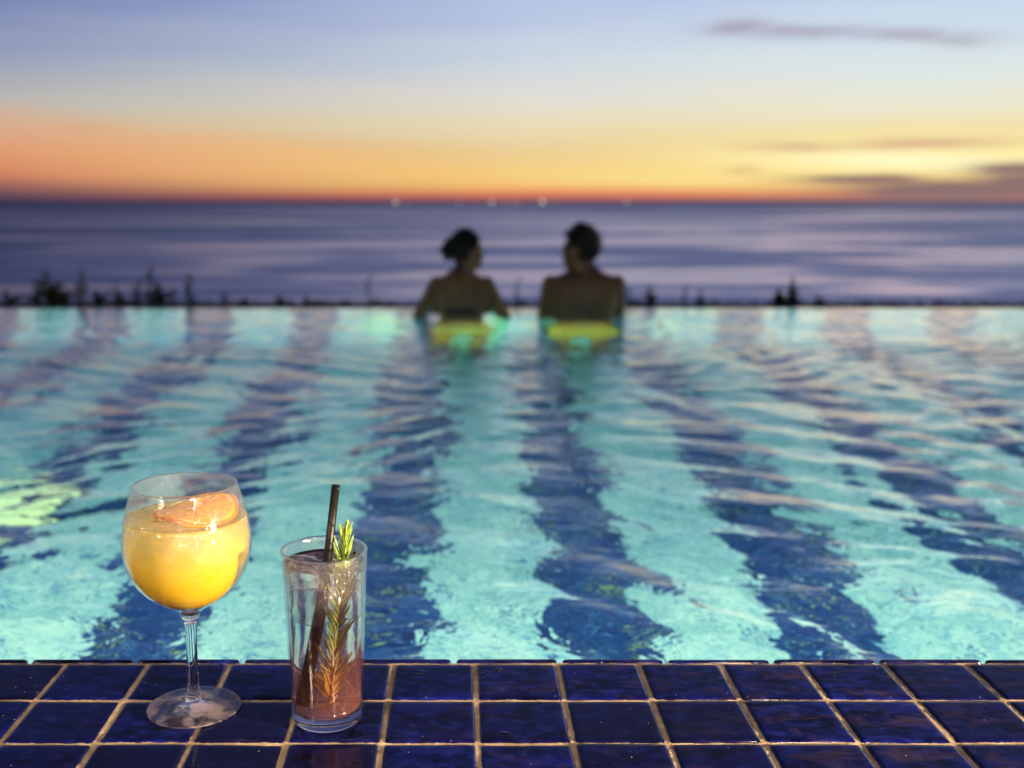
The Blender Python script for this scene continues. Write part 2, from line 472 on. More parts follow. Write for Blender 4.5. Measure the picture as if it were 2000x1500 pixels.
def mat_ice(name='ice'):
    t = NT(name)
    pos = t.n('ShaderNodeTexCoord').outputs['Object']
    n1 = t.noise(pos, 90., 4, .6, .5)
    bmp = t.n('ShaderNodeBump', {'Strength': .6, 'Distance': .002, 'Height': n1.outputs['Fac']})
    fre = fres(t, .06, bmp.outputs[0])
    tr = t.n('ShaderNodeBsdfTransparent', {'Color': (.985, .99, .995, 1)})
    gl = t.n('ShaderNodeBsdfGlossy', {'Roughness': .06, 'Normal': bmp.outputs[0]})
    tl = t.n('ShaderNodeBsdfTranslucent', {'Color': (.9, .9, .95, 1), 'Normal': bmp.outputs[0]})
    base = t.ms(t.rng(n1.outputs['Fac'], .42, .72, .0, .30), tr.outputs[0], tl.outputs[0])
    return t.out(t.ms(t.m('MINIMUM', t.m('MULTIPLY', fre, 1.1), 1.), base, gl.outputs[0]))

def mat_orange():
    t = NT('dried_orange')
    pos = t.n('ShaderNodeTexCoord').outputs['Object']
    s = t.n('ShaderNodeSeparateXYZ', {0: pos}).outputs
    rr = t.m('SQRT', t.m('ADD', t.m('MULTIPLY', s[0], s[0]), t.m('MULTIPLY', s[1], s[1])))
    an = t.m('ARCTAN2', s[1], s[0])
    seg = t.m('ABSOLUTE', t.m('SINE', t.m('MULTIPLY', an, 5.)))
    mem = t.m('LESS_THAN', seg, .16)
    n1 = t.noise(pos, 160., 4, .6).outputs['Fac']
    pulp = t.ramp(n1, [(.3, (.60, .27, .001)), (.6, (.92, .47, .002)), (.8, (1., .62, .01))])
    c = t.mix(mem, pulp, (.95, .58, .03, 1))
    c = t.mix(t.m('GREATER_THAN', rr, .0305), c, (.95, .60, .04, 1))
    c = t.mix(t.m('GREATER_THAN', rr, .0335), c, (.60, .20, .002, 1))
    df = t.n('ShaderNodeBsdfDiffuse', {'Color': c}); tl = t.n('ShaderNodeBsdfTranslucent', {'Color': c})
    gl = t.n('ShaderNodeBsdfGlossy', {'Roughness': .25})
    return t.out(t.ms(.06, t.ms(.4, df.outputs[0], tl.outputs[0]), gl.outputs[0]))

def mat_leaf(name, c1, c2, c3=None, z0=0, z1=1):
    t = NT(name)
    pos = t.n('ShaderNodeTexCoord').outputs['Object']
    n1 = t.noise(pos, 220., 3, .6).outputs['Fac']
    c = t.mix(t.rng(n1, .35, .65), (*c1, 1), (*c2, 1))
    if c3:
        s = t.n('ShaderNodeSeparateXYZ', {0: pos}).outputs
        c = t.mix(t.rng(s[2], z0, z1, 1, 0), c, (*c3, 1))
    df = t.n('ShaderNodeBsdfDiffuse', {'Color': c}); tl = t.n('ShaderNodeBsdfTranslucent', {'Color': c})
    gl = t.n('ShaderNodeBsdfGlossy', {'Roughness': .35})
    return t.out(t.ms(.06, t.ms(.3, df.outputs[0], tl.outputs[0]), gl.outputs[0]))

def mat_straw():
    t = NT('black_straw')
    pos = t.n('ShaderNodeTexCoord').outputs['Object']
    s = t.n('ShaderNodeSeparateXYZ', {0: pos}).outputs
    an = t.m('DIVIDE', t.m('ARCTAN2', s[1], s[0]), 2*math.pi)
    ph = t.m('FRACT', t.m('ADD', t.m('MULTIPLY', s[2], 62.), an))
    seam = t.rng(t.m('ABSOLUTE', t.m('SUBTRACT', ph, .5)), 0, .06, 1, 0)
    bmp = t.n('ShaderNodeBump', {'Strength': .8, 'Distance': .0006, 'Height': t.m('MULTIPLY', seam, -1.)})
    c = t.mix(seam, (.004, .0035, .0035, 1), (.001, .001, .001, 1))
    p = t.n('ShaderNodeBsdfPrincipled', {'Base Color': c, 'Roughness': .42, 'Specular IOR Level': .22, 'Normal': bmp.outputs[0]})
    return t.out(p.outputs[0])

def mat_skin(name, c1, c2):
    t = NT(name)
    pos = t.n('ShaderNodeTexCoord').outputs['Object']
    n1 = t.noise(pos, 14., 4, .6).outputs['Fac']
    c = t.mix(t.rng(n1, .3, .7), (*c1, 1), (*c2, 1))
    p = t.n('ShaderNodeBsdfPrincipled', {'Base Color': c, 'Roughness': .5, 'Subsurface Weight': .0})
    return t.out(p.outputs[0])

def emis(name, c, s):
    t = NT(name)
    e = t.n('ShaderNodeEmission', {'Color': (*c, 1), 'Strength': s})
    return t.out(e.outputs[0])

M_tile, M_grout, M_mos, M_water, M_sea = mat_tile(), mat_grout(), mat_mosaic(), mat_water(), mat_sea()
M_dark = simple('dark_stone', (.02, .021, .026), .7, 8., (.035, .036, .04))
M_soil = simple('hillside', (.02, .03, .015), .9, 1.5, (.05, .06, .03))

# ------------------------------------------------------------------ setting: deck
P_ = .08; GX = .0158; GY = 1.014; GAP = .0042
def deck():
    root = empty('pool_deck', (0, .4, -.003)); tag(root, kind='structure')
    off = Vector((0, .4, -.003))
    rr = random.Random(3)
    n = 9
    ts = [0, .018, .05, .12, .5, .88, .95, .982, 1]
    def pil(t):   # rounded edge
        d = min(t, 1-t)*P_
        e = .0035
        return 0 if d >= e else -.0017*(1-math.sqrt(max(0, 1-((e-d)/e)**2)))
    V, Fc = [], []
    for i in range(-38, 38):
        for j in range(0, 20):
            x0 = GX+i*P_+GAP/2+rr.uniform(-.0006, .0006); x1 = GX+(i+1)*P_-GAP/2+rr.uniform(-.0006, .0006)
            y1 = GY-j*P_-GAP/2+rr.uniform(-.0005, .0005); y0 = GY-(j+1)*P_+GAP/2+rr.uniform(-.0005, .0005)
            tx, ty, h = rr.gauss(0, .005), rr.gauss(0, .005), rr.gauss(0, .0002)
            b = len(V)
            for a in ts:
                for c in ts:
                    x = x0+(x1-x0)*c; y = y0+(y1-y0)*a
                    z = h+min(pil(a), pil(c), pil(a)+pil(c))+tx*(c-.5)*P_+ty*(a-.5)*P_
                    z += .0003*noise.noise(Vector((x*22, y*22, .5)))
                    V.append((x-off.x, y-off.y, z-off.z))
            for a in range(n-1):
                for c in range(n-1):
                    q = b+a*n+c
                    Fc.append((q, q+1, q+n+1, q+n))
            # skirts
            ring = [b+c for c in range(n)]+[b+a*n+n-1 for a in range(1, n)]+[b+(n-1)*n+c for c in range(n-2, -1, -1)]+[b+a*n for a in range(n-2, 0, -1)]
            s = len(V)
            for r in ring: V.append((V[r][0], V[r][1], -.006-off.z))
            k = len(ring)
            for r in range(k): Fc.append((ring[r], s+r, s+(r+1) % k, ring[(r+1) % k]))
    link('tile_field', mesh('tile_field', V, Fc), M_tile, root)
    # grout bed: fine strip near the edge where it is seen
    xs = np.arange(-1.3, 1.3, .0026); 
    V, Fc = [], []
    nx = len(xs); ys = np.arange(.72, 1.0185, .0026)
    for y in ys:
        for x in xs:
            z = -.0017+.0006*noise.noise(Vector((x*90, y*90, 1.)))+.0006*noise.noise(Vector((x*300, y*300, 4.)))+.0005*noise.noise(Vector((x*14, y*14, 9)))
            V.append((x-off.x, y-off.y, z-off.z))
    for a in range(len(ys)-1):
        for c in range(nx-1):
            q = a*nx+c; Fc.append((q, q+1, q+nx+1, q+nx))
    g = link('grout_bed', mesh('grout_bed', V, Fc), M_grout, root)
    v, f = join([box(-6, 7.4, -4, .7195, -.3, -.0022), box(-6, -1.301, .7195, 1.0185, -.3, -.0022), box(1.3, 7.4, .7195, 1.0185, -.3, -.0022),
                 box(-1.301, 1.3, .7195, 1.0175, -.3, -.006)])
    v = [(a, b-off.y, c-off.z) for a, b, c in v]
    link('deck_slab', mesh('deck_slab', v, f), M_grout, root, False)
    # edge tiles of the pool side, joints out of step with the deck tiles
    V, Fc = [], []
    per = .1045; pp = []
    for i in range(-40, 50):
        x0 = -.002+i*per; x1 = x0+per-.006; zt = .0000+rr.uniform(-.0003, .0003); e = .0022
        yb, yf = 1.0175, 1.0240
        sec = [(yb, -.05), (yb, zt-e), (yb+.0006, zt-.0005), (yb+e, zt), (yf-e, zt), (yf-.0005, zt-.0006), (yf, zt-e), (yf, -.05)]
        xr = [x0, x0+.0012, x0+.004, x1-.004, x1-.0012, x1]
        dz = [-.0018, -.0005, 0, 0, -.0005, -.0018]
        b = len(V)
        for x, d_ in zip(xr, dz):
            for (y, z) in sec: V.append((x-off.x, y-off.y, (z+d_ if z > -.04 else z)-off.z))
        k = len(sec)
        for a in range(len(xr)-1):
            for c in range(k-1):
                q = b+a*k+c; Fc.append((q, q+1, q+k+1, q+k))
        Fc.append(tuple(b+c for c in range(k))); Fc.append(tuple(b+(len(xr)-1)*k+c for c in reversed(range(k))))
    me = fixn(mesh('edge_tiles', V, Fc))
    link('edge_tiles', me, M_tile, root)
deck()

# ------------------------------------------------------------------ pool basin
def basin():
    T = .25
    v, f = join([
        box(X0-T, X1+T, Y0-.004, Y1+.09, FZ-.2, FZ),                 # floor
        box(X0-T, X1+T, Y0-.6, Y0-.003, FZ-.2, -.306),       # near wall below deck
        box(X0-T, X1+T, Y1, Y1+.088, FZ-.1, WZ-.008),         # far weir wall
        box(X0-T, X0, Y0, Y1, FZ-.1, WZ+.10), box(X1, X1+T, Y0, Y1, FZ-.1, WZ+.10)])
    o = link('pool_basin', mesh('pool_basin', v, f), M_mos, None, False)
    tag(o, kind='structure')
    v, f = box(X0-T, X1+T, 1.0176, 1.0232, -.31, -.051)
    o = link('pool_near_wall', mesh('pool_near_wall', v, f), M_mos, None, False); tag(o, kind='structure')
basin()

def water():
    xs = np.concatenate([np.arange(X0-.03, -3, .06), np.arange(-3, 3.6, .016), np.arange(3.6, X1+.04, .06)])
    ys = np.concatenate([np.arange(Y0+.0035, 3.2, .012), np.arange(3.2, Y1+.05, .018), [Y1+.05, Y1+.07, Y1+.084]])
    Xg, Yg = np.meshgrid(xs, ys)
    rs = np.random.RandomState(11)
    Z = np.zeros_like(Xg)
    dxw = np.zeros_like(Xg)
    # warp the coordinates so that crests curve and break up
    for k in range(10):
        lam = rs.uniform(.8, 2.2); a = rs.uniform(0, 2*math.pi); ph = rs.uniform(0, 6.3)
        dxw += .05*lam*np.sin((Xg*math.cos(a)+Yg*math.sin(a))*2*math.pi/lam+ph)
    Xw = Xg+dxw; Yw = Yg-.7*dxw
    for k in range(110):
        lam = math.exp(rs.uniform(math.log(.075), math.log(.75)))
        a = rs.normal(math.pi*.42, 1.0)
        ph = rs.uniform(0, 6.3)
        slope = .0125*(1.0 if lam < .28 else .55)
        amp = slope*lam/(2*math.pi)
        Z += amp*np.sin((Xw*math.cos(a)+Yw*math.sin(a))*2*math.pi/lam+ph)
    Z *= np.interp(Yg, [1, 2.2, 4., 6.], [1., .9, .62, .45])
    # rings spreading from the bathers and from something at the right
    for (cx, cy, am, lam, dec) in ((.02, 5.5, .0011, .16, .9), (.62, 5.5, .0012, .18, .9), (3.3, 1.4, .0026, .17, 1.1), (2.6, 4.2, .0008, .15, 1.)):
        r = np.hypot(Xg-cx, Yg-cy)+dxw*.6
        Z += am*np.sin(r*2*math.pi/lam)*np.exp(-((r-1.6)/dec)**2)
    # calm film over the weir
    edge = np.clip((Y1+.02-Yg)/.25, .12, 1)
    Z *= edge
    Z -= .004*np.clip((Yg-Y1)/.084, 0, 1)**2
    ny, nx = Xg.shape
    V = np.stack([Xg, Yg, Z+WZ], -1).reshape(-1, 3).tolist()
    idx = np.arange(nx*ny).reshape(ny, nx)
    q = np.stack([idx[:-1, :-1], idx[:-1, 1:], idx[1:, 1:], idx[1:, :-1]], -1).reshape(-1, 4).tolist()
    # skirts and bottom close the volume (the outer faces lie inside the walls)
    loop = idx[0, :].tolist()+idx[1:, -1].tolist()+idx[-1, -2::-1].tolist()+idx[-2:0:-1, 0].tolist()
    b = len(V)
    zb = FZ-.05
    for i in loop:
        V.append((V[i][0], V[i][1], zb))
    k = len(loop)
    for i in range(k):
        q.append((loop[i], b+i, b+(i+1) % k, loop[(i+1) % k]))
    q.append(tuple(b+i for i in reversed(range(k))))
    me = mesh('pool_water', V, q)
    o = link('pool_water', me, M_water); tag(o, kind='structure')
    # the outer skirts must be flat shaded
    return o
water()

# ------------------------------------------------------------------ beyond the pool: ledge, planting strip, slope, sea
def beyond():
    v, f = join([box(-14, 15, Y1+.0885, Y1+.36, -1.4, WZ-.012)])
    o = link('catch_ledge', mesh('catch_ledge', v, f), M_dark, None, False); tag(o, kind='structure')
    # ground sheet dropping to the sea
    V, Fc = [], []
    ys = [Y1+.36, 6.6, 6.9, 7.4, 9, 14, 25, 45, 80]; zs = [WZ-.02, WZ-.05, -.35, -.8, -2.4, -7, -16, -27, -29]
    xs = np.linspace(-60, 60, 81)
    for y, z in zip(ys, zs):
        for x in xs:
            a = 0 if y < 7 else .35*min(1, (y-7)/4)
            V.append((x, y, z+a*noise.noise(Vector((x*.4, y*.4, 0)))))
    nx = len(xs)
    for a in range(len(ys)-1):
        for c in range(nx-1):
            q = a*nx+c; Fc.append((q, q+1, q+nx+1, q+nx))
    o = link('hillside', mesh('hillside', V, Fc), M_soil); tag(o, kind='structure')
    V = [(-120000, 40, -25), (120000, 40, -25), (120000, 70000, -25), (-120000, 70000, -25)]
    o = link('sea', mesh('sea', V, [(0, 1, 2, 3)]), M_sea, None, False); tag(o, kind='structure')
beyond()

M_pl = mat_leaf('weed_leaf', (.018, .03, .008), (.035, .055, .015))
M_st = simple('weed_stem', (.02, .025, .012), .8)

def leaf_quad(p, d, w, n_=None):
    """a folded pointed leaf from p along d"""
    d = Vector(d); L_ = d.length; t = d.normalized()
    s = t.cross(Vector((rnd.uniform(-1, 1), rnd.uniform(-1, 1), rnd.uniform(.2, 1)))).normalized()
    u = s.cross(t)
    p = Vector(p)
    v = [p, p+t*L_*.35+s*w, p+t*L_*.75+s*w*.7, p+d, p+t*L_*.75-s*w*.7, p+t*L_*.35-s*w, p+t*L_*.5-u*w*.3]
    f = [(0, 1, 6), (1, 2, 6), (2, 3, 6), (3, 4, 6), (4, 5, 6), (5, 0, 6)]
    return v, f

def ground_cover():
    parts = []
    for k in range(5200):
        x = rnd.uniform(-9, 9); y = rnd.uniform(6.44, 6.85)
        h = .004+.014*max(0, noise.noise(Vector((x*1.7, 3.3, 0))))+.006*rnd.random()
        if x > 0: h *= .8
        p = Vector((x, y, WZ-.06)); d = Vector((rnd.gauss(0, .02), rnd.gauss(0, .02), .034+h+rnd.uniform(0, .008)))
        parts.append(leaf_quad(p, d, .006))
    v, f = join(parts)
    o = link('ground_cover', mesh('ground_cover', v, f), M_pl, None, False); tag(o, 'low dark creeping plants along the strip behind the pool edge', 'ground cover', kind='stuff')
ground_cover()

def weed(px, ptop, spread, stems, dens, label):
    """spindly plant rooted at the strip behind the pool; px/ptop are the picture column and row of its tip"""
    y = rnd.uniform(6.5, 6.62)
    d = pix_dir(px, ptop); k = y/d.y
    x = d.x*k; zt = H+d.z*k
    base = Vector((x, y, WZ-.055))
    hh = zt-base.z
    root = empty('weed', base)
    sp_, lp = [], []
    for s in range(stems+(2 if stems > 3 else 0)):
        a = rnd.uniform(0, 6.3); h = hh*(1 if s == 0 else rnd.uniform(.3, .85))
        off = Vector((math.cos(a), math.sin(a), 0))*spread*2.0*(.15 if s == 0 else rnd.uniform(.3, 1))
        path = [Vector((0, 0, 0))]
        for i in range(1, 7):
            t = i/6
            path.append(Vector((off.x*t**1.4+rnd.gauss(0, .003), off.y*t*.5, h*t)))
        sp_.append(tube(path, [.0035*(1-.75*i/6) for i in range(7)], 5))
        nl = int(dens*h*100)
        for i in range(nl):
            t = .25+.75*(i/nl)**.8
            q = path[0].lerp(path[-1], t); q.x = off.x*t**1.4
            aa = rnd.uniform(0, 6.3); ll = rnd.uniform(.024, .050)*(1.15-.5*t)
            lp.append(leaf_quad(q, Vector((math.cos(aa), math.sin(aa)*.7, rnd.uniform(-.1, .9)))*ll, ll*.26))
    v, f = join(sp_); link('stem', mesh('weed_stem', v, f), M_st, root)
    v, f = join(lp); link('foliage', mesh('weed_foliage', v, f), M_pl, root, False)
    tag(root, label, 'plant', 'weeds behind the pool edge')
weeds = [
 (12, 570, .05, 5, 1.8, 'dark leafy weed cut by the left edge of the photo, behind the pool'),
 (72, 548, .05, 5, 1.6, 'leafy weed at the left shoulder of the biggest weed clump'),
 (92, 533, .05, 7, 2.2, 'tallest dense stem of the biggest dark weed clump at left'),
 (122, 552, .05, 6, 2.0, 'bushy weed at the right shoulder of the biggest weed clump'),
 (156, 528, .03, 3, 1.1, 'weed leaning right with a high tip beside the biggest clump'),
 (190, 566, .025, 4, 1.8, 'short compact weed standing alone right of the biggest clump'),
 (226, 547, .012, 2, .7, 'thin faint weed with a small high tuft, second gap from the big clump'),
 (240, 572, .02, 3, 1.0, 'short wispy weed left of the pair of tall stalks'),
 (268, 552, .025, 3, 1.2, 'leafy weed leaning against the left side of the tallest thin stalk'),
 (291, 520, .02, 3, 1.2, 'tallest thin weed stalk with a feathery head, left of the bathers'),
 (312, 556, .03, 5, 1.9, 'bushy weed at the right foot of the tallest thin stalk'),
 (338, 556, .012, 2, .8, 'short thin weed between the bushy weed and the lollipop shaped stalk'),
 (368, 537, .014, 2, 1.0, 'slim weed stalk with an oval head, last tall one before the bathers'),
 (438, 574, .012, 2, .9, 'tiny sprig of weed, first after the tall stalks towards the woman'),
 (478, 582, .02, 3, 1.8, 'tiny tuft of weed, second after the tall stalks towards the woman'),
 (546, 580, .02, 3, 1.4, 'tiny tuft of weed, third after the tall stalks towards the woman'),
 (599, 579, .02, 3, 1.8, 'tiny tuft of weed, fourth after the tall stalks towards the woman'),
 (721, 535, .010, 1, .25, 'bare hair-thin weed stalk just left of the woman'),
 (1012, 535, .012, 2, .35, 'faint thin weed stalk between the woman and the man'),
 (1232, 562, .02, 3, 1.1, 'small weed touching the right arm of the man'),
 (1270, 560, .018, 4, 1.6, 'pointed dark weed a hand right of the man'),
 (1337, 553, .010, 1, .8, 'thin weed with a small round head, third right of the man'),
 (1369, 566, .014, 3, 1.5, 'short pointed weed, fourth right of the man'),
 (1524, 564, .018, 5, 2.2, 'stubby dark weed, left one of the close pair at right'),
 (1550, 543, .018, 5, 2.0, 'tall pointed weed, right one of the close pair at right'),
 (1600, 578, .04, 4, 1.3, 'low spreading weed just right of the close pair'),
]
for w_ in weeds: weed(*w_)

# ------------------------------------------------------------------ fishing boats on the horizon
M_hull = simple('boat_hull', (.02, .02, .03), .7)
boat_mesh = {}
def boats():
    secs = [(-9, 1.0, 1.6), (-6, 2.3, 1.3), (0, 2.7, 1.2), (5, 2.2, 1.6), (9, .2, 2.8)]
    V, Fc = [], []
    for (x, w, h) in secs:
        V += [(x, 0, -1), (x, -w*.7, -.2), (x, -w, h), (x, w, h), (x, w*.7, -.2)]
    for a in range(4):
        for c in range(5):
            q = a*5+c; q2 = a*5+(c+1) % 5
            Fc.append((q, q2, q2+5, q+5))
    Fc.append((4, 3, 2, 1, 0)); Fc.append((20, 21, 22, 23, 24))
    hull = fixn(mesh('boat_hull', V, Fc)); hull.materials.append(M_hull)
    cabin = mesh('boat_cabin', *join([box(-6, 0, -1.6, 1.6, 1.25, 3.9), box(-6.5, .5, -1.9, 1.9, 3.92, 4.2)])); cabin.materials.append(M_hull)
    mast = mesh('boat_mast', *join([tube([(1, 0, 1.2), (1, 0, 20)], [.2, .1], 6), tube([(-6, 0, 17), (8, 0, 17)], .1, 5)])); mast.materials.append(M_hull)
    bm = bmesh.new(); bmesh.ops.create_icosphere(bm, subdivisions=2, radius=6.5)
    lamp = bpy.data.meshes.new('boat_lamp'); bm.to_mesh(lamp); bm.free()
    cols = [(1, .95, .75), (.95, 1, .8), (1, .85, .6)]
    spec = [(272, 1.2, 2, 'very faint fishing boat light alone on the far left horizon'),
            (773, 15, 0, 'bright fishing boat light, leftmost of the bright ones, above the woman at left'),
            (793, 3, 2, 'dim boat light touching the right side of the leftmost bright one'),
            (897, 4.5, 1, 'dim fishing boat light straight above the head of the woman'),
            (961, 12, 0, 'bright fishing boat light above the gap between the two heads'),
            (986, 3.5, 2, 'dim boat light just right of the bright one above the gap'),
            (1007, 5, 2, 'dim boat light, second right of the bright one above the gap'),
            (1060, 17, 1, 'brightest fishing boat light, left above the head of the man'),
            (1082, 2.5, 2, 'very dim boat light touching the right side of the brightest one'),
            (1224, 7, 0, 'fishing boat light standing alone right of the man')]
    for i, (px, st, c, lab) in enumerate(spec):
        y = 7000+rnd.uniform(-300, 500)
        d = pix_dir(px, 392)
        root = empty('fishing_boat', (d.x/d.y*y, y, -25), rnd.uniform(0, 6.3))
        for nm, me in (('hull', hull), ('cabin', cabin), ('mast', mast)):
            o = bpy.data.objects.new(nm, me); col.objects.link(o); o.parent = root
        o = bpy.data.objects.new('lamp', lamp.copy()); col.objects.link(o); o.parent = root; o.location = (1, 0, 22)
        o.data.materials.append(emis('boat_lamp_%s' % 'abc'[c], cols[c], st*.15))
        tag(root, lab, 'fishing boat', 'fishing boats lit up on the horizon')
boats()

# ------------------------------------------------------------------ underwater light on the floor at left
def floor_light():
    root = empty('pool_light', (-1.44, 3.36, FZ+.002))
    root.scale = (1.7, 1.7, 1.2)
    v, f = lathe(smooth_prof([(.10, 0), (.125, 0), (.13, .008), (.12, .018), (.10, .02), (.098, .012)], 3), 40)
    link('ring', fixn(mesh('ring', v, f)), simple('steel_ring', (.5, .5, .5), .3, Metallic=1.), root)
    v, f = lathe([(.0005, .016), (.05, .0155), (.09, .013), (.0975, .011)], 40)
    link('lens', mesh('lens', v, f), emis('pool_light_lens', (.80, 1, .42), 1.5), root)
    tag(root, 'round glowing underwater light in the pool floor at the left edge of the photo', 'pool light')
floor_light()

# ------------------------------------------------------------------ balloon glass
def balloon():
    base = Vector((-.236, .9166, .0006))
    root = empty('cocktail_glass', base)
    tag(root, 'round balloon wine glass of cloudy yellow cocktail standing on the blue tiles', 'cocktail')
    outer = smooth_prof([(.0085, .0870), (.0098, .0905), (.0150, .0948), (.0240, .1002), (.0335, .1068), (.0422, .1155), (.0494, .1270), (.0536, .1390),
                         (.0551, .1500), (.0546, .1620), (.0522, .1780), (.0485, .1920), (.0443, .2045)], 6)
    th = .0011
    inner = [(max(r-th-(.002 if z < .096 else 0), .0005), z+(.0035 if z < .1 else 0)) for r, z in outer if z > .0915]
    inner = [(.0005, inner[0][1]-.001)]+inner
    rim = [(.0443-.0001, .2049), (.0438, .2051), (.0434, .2048)]
    prof = outer+rim+list(reversed(inner))
    v, f = lathe([(.0005, .0868)]+prof, 128)
    me = fixn(mesh('bowl', v, f))
    link('bowl', me, mat_thin('misted_bowl_glass', (.985, .985, .985, 1), zlo=.128, zhi=.180, frost=.08), root)
    v, f = lathe([(.04385+.00075*math.cos(a*math.pi/5), .2050+.00075*math.sin(a*math.pi/5)) for a in range(10)], 128, closed=True)
    link('rim', fixn(mesh('rim', v, f)), mat_glass('rim_glass'), root)
    # stem
    st = smooth_prof([(.0070, .0885), (.0080, .0868), (.0076, .0846), (.0060, .0812), (.0052, .0760), (.0049, .055), (.0050, .030), (.0056, .016), (.0068, .0105), (.0085, .0085)], 5)
    v, f = lathe([(.0003, .0885)]+st+[(.0003, .0083)], 48)
    link('stem', fixn(mesh('stem', v, f)), mat_glass('stem_glass'), root)
    ft = smooth_prof([(.0005, .0082), (.0075, .0080), (.012, .0062), (.020, .0040), (.030, .0026), (.038, .0020), (.0404, .0017), (.0409, .0010), (.0402, .0004), (.036, .0003), (.0005, .0003)], 5)
    v, f = lathe(ft, 96)
    link('foot', fixn(mesh('foot', v, f)), mat_glass('foot_glass', film=.11), root)
    # drink
    LZ = .1760
    dp = [(r-.0002, z) for r, z in inner if z < LZ-.002]
    rl = dp[-1][0]-.0006
    dp += [(rl+.0002, LZ+.0012), (rl-.0012, LZ+.0002), (rl-.004, LZ), (.0005, LZ)]
    v, f = lathe(dp, 96)
    link('drink', fixn(mesh('drink', v, f)), mat_yellow(), root)
    return base, LZ

def ice_shape(s, seed, round_=.35):
    bm = bmesh.new(); bmesh.ops.create_cube(bm, size=1)
    bmesh.ops.subdivide_edges(bm, edges=bm.edges, cuts=7, use_grid_fill=True)
    for v in bm.verts:
        c = v.co; sph = c.normalized()*.62
        c = c.lerp(sph, round_)
        n = noise.noise(c*2.2+Vector((seed*3.1, 0, 0)))
        c += c.normalized()*(.09*n+.03*noise.noise(c*6+Vector((seed, 1, 2))))
        v.co = Vector((c.x*s[0], c.y*s[1], c.z*s[2]))
    me = bpy.data.meshes.new('ice_cube'); bm.to_mesh(me); bm.free()
    return me

gb, GLZ = balloon()
M_ice = mat_ice()
def ice(base, off, s, rot, seed, label, group, round_=.35):
    o = link('ice_cube', ice_shape(s, seed, round_), M_ice)
    o.location = base+Vector(off); o.rotation_euler = rot
    tag(o, label, 'ice cube', group)
ice(gb, (-.018, -.008, .156), (.027, .027, .027), (.4, .3, .5), 1, 'pale ice cube low in the yellow drink, left one', 'ice cubes in the yellow drink')
ice(gb, (.020, .000, .158), (.026, .026, .026), (.9, .2, 1.1), 2, 'pale ice cube in the yellow drink at the right under the orange slice', 'ice cubes in the yellow drink')
ice(gb, (.000, .024, .162), (.024, .024, .024), (.2, .8, .2), 3, 'pale ice cube at the back of the yellow drink behind the orange slice', 'ice cubes in the yellow drink')

def orange_slice():
    n = 72; V, Fc = [], []
    rings = [0.0005, .008, .016, .024, .030, .0335, .0355, .036]
    for side in (1, -1):
        for r in rings:
            for k in range(n):
                a = 2*math.pi*k/n
                rr_ = r*(1+.03*math.sin(a*3+1)+.012*math.sin(a*11))
                z = side*(.0016 if r < .0358 else .0006)+.0045*math.sin(a*2+.5)*(r/.036)**2+.0008*math.sin(a*5+r*400)*(r/.036)
                z += side*.0005*(abs(math.sin(a*5))**.5-.6)*(1 if .004 < r < .03 else 0)
                V.append((rr_*math.cos(a), rr_*math.sin(a), z))
    m = len(rings)
    for s in range(2):
        for i in range(m-1):
            for k in range(n):
                k2 = (k+1) % n; b = s*m*n
                q = (b+i*n+k, b+i*n+k2, b+(i+1)*n+k2, b+(i+1)*n+k)
                Fc.append(q if s else tuple(reversed(q)))
    for k in range(n):
        k2 = (k+1) % n
        Fc.append(((m-1)*n+k, (m-1)*n+k2, 2*m*n-n+k2, 2*m*n-n+k))
    o = link('orange_slice', fixn(mesh('orange_slice', V, Fc)), mat_orange())
    o.location = gb+Vector((.008, .004, GLZ+.0042)); o.rotation_euler = (R(3), R(-4), R(25))
    tag(o, 'dried orange slice floating on the yellow cocktail in the balloon glass', 'orange slice')
orange_slice()

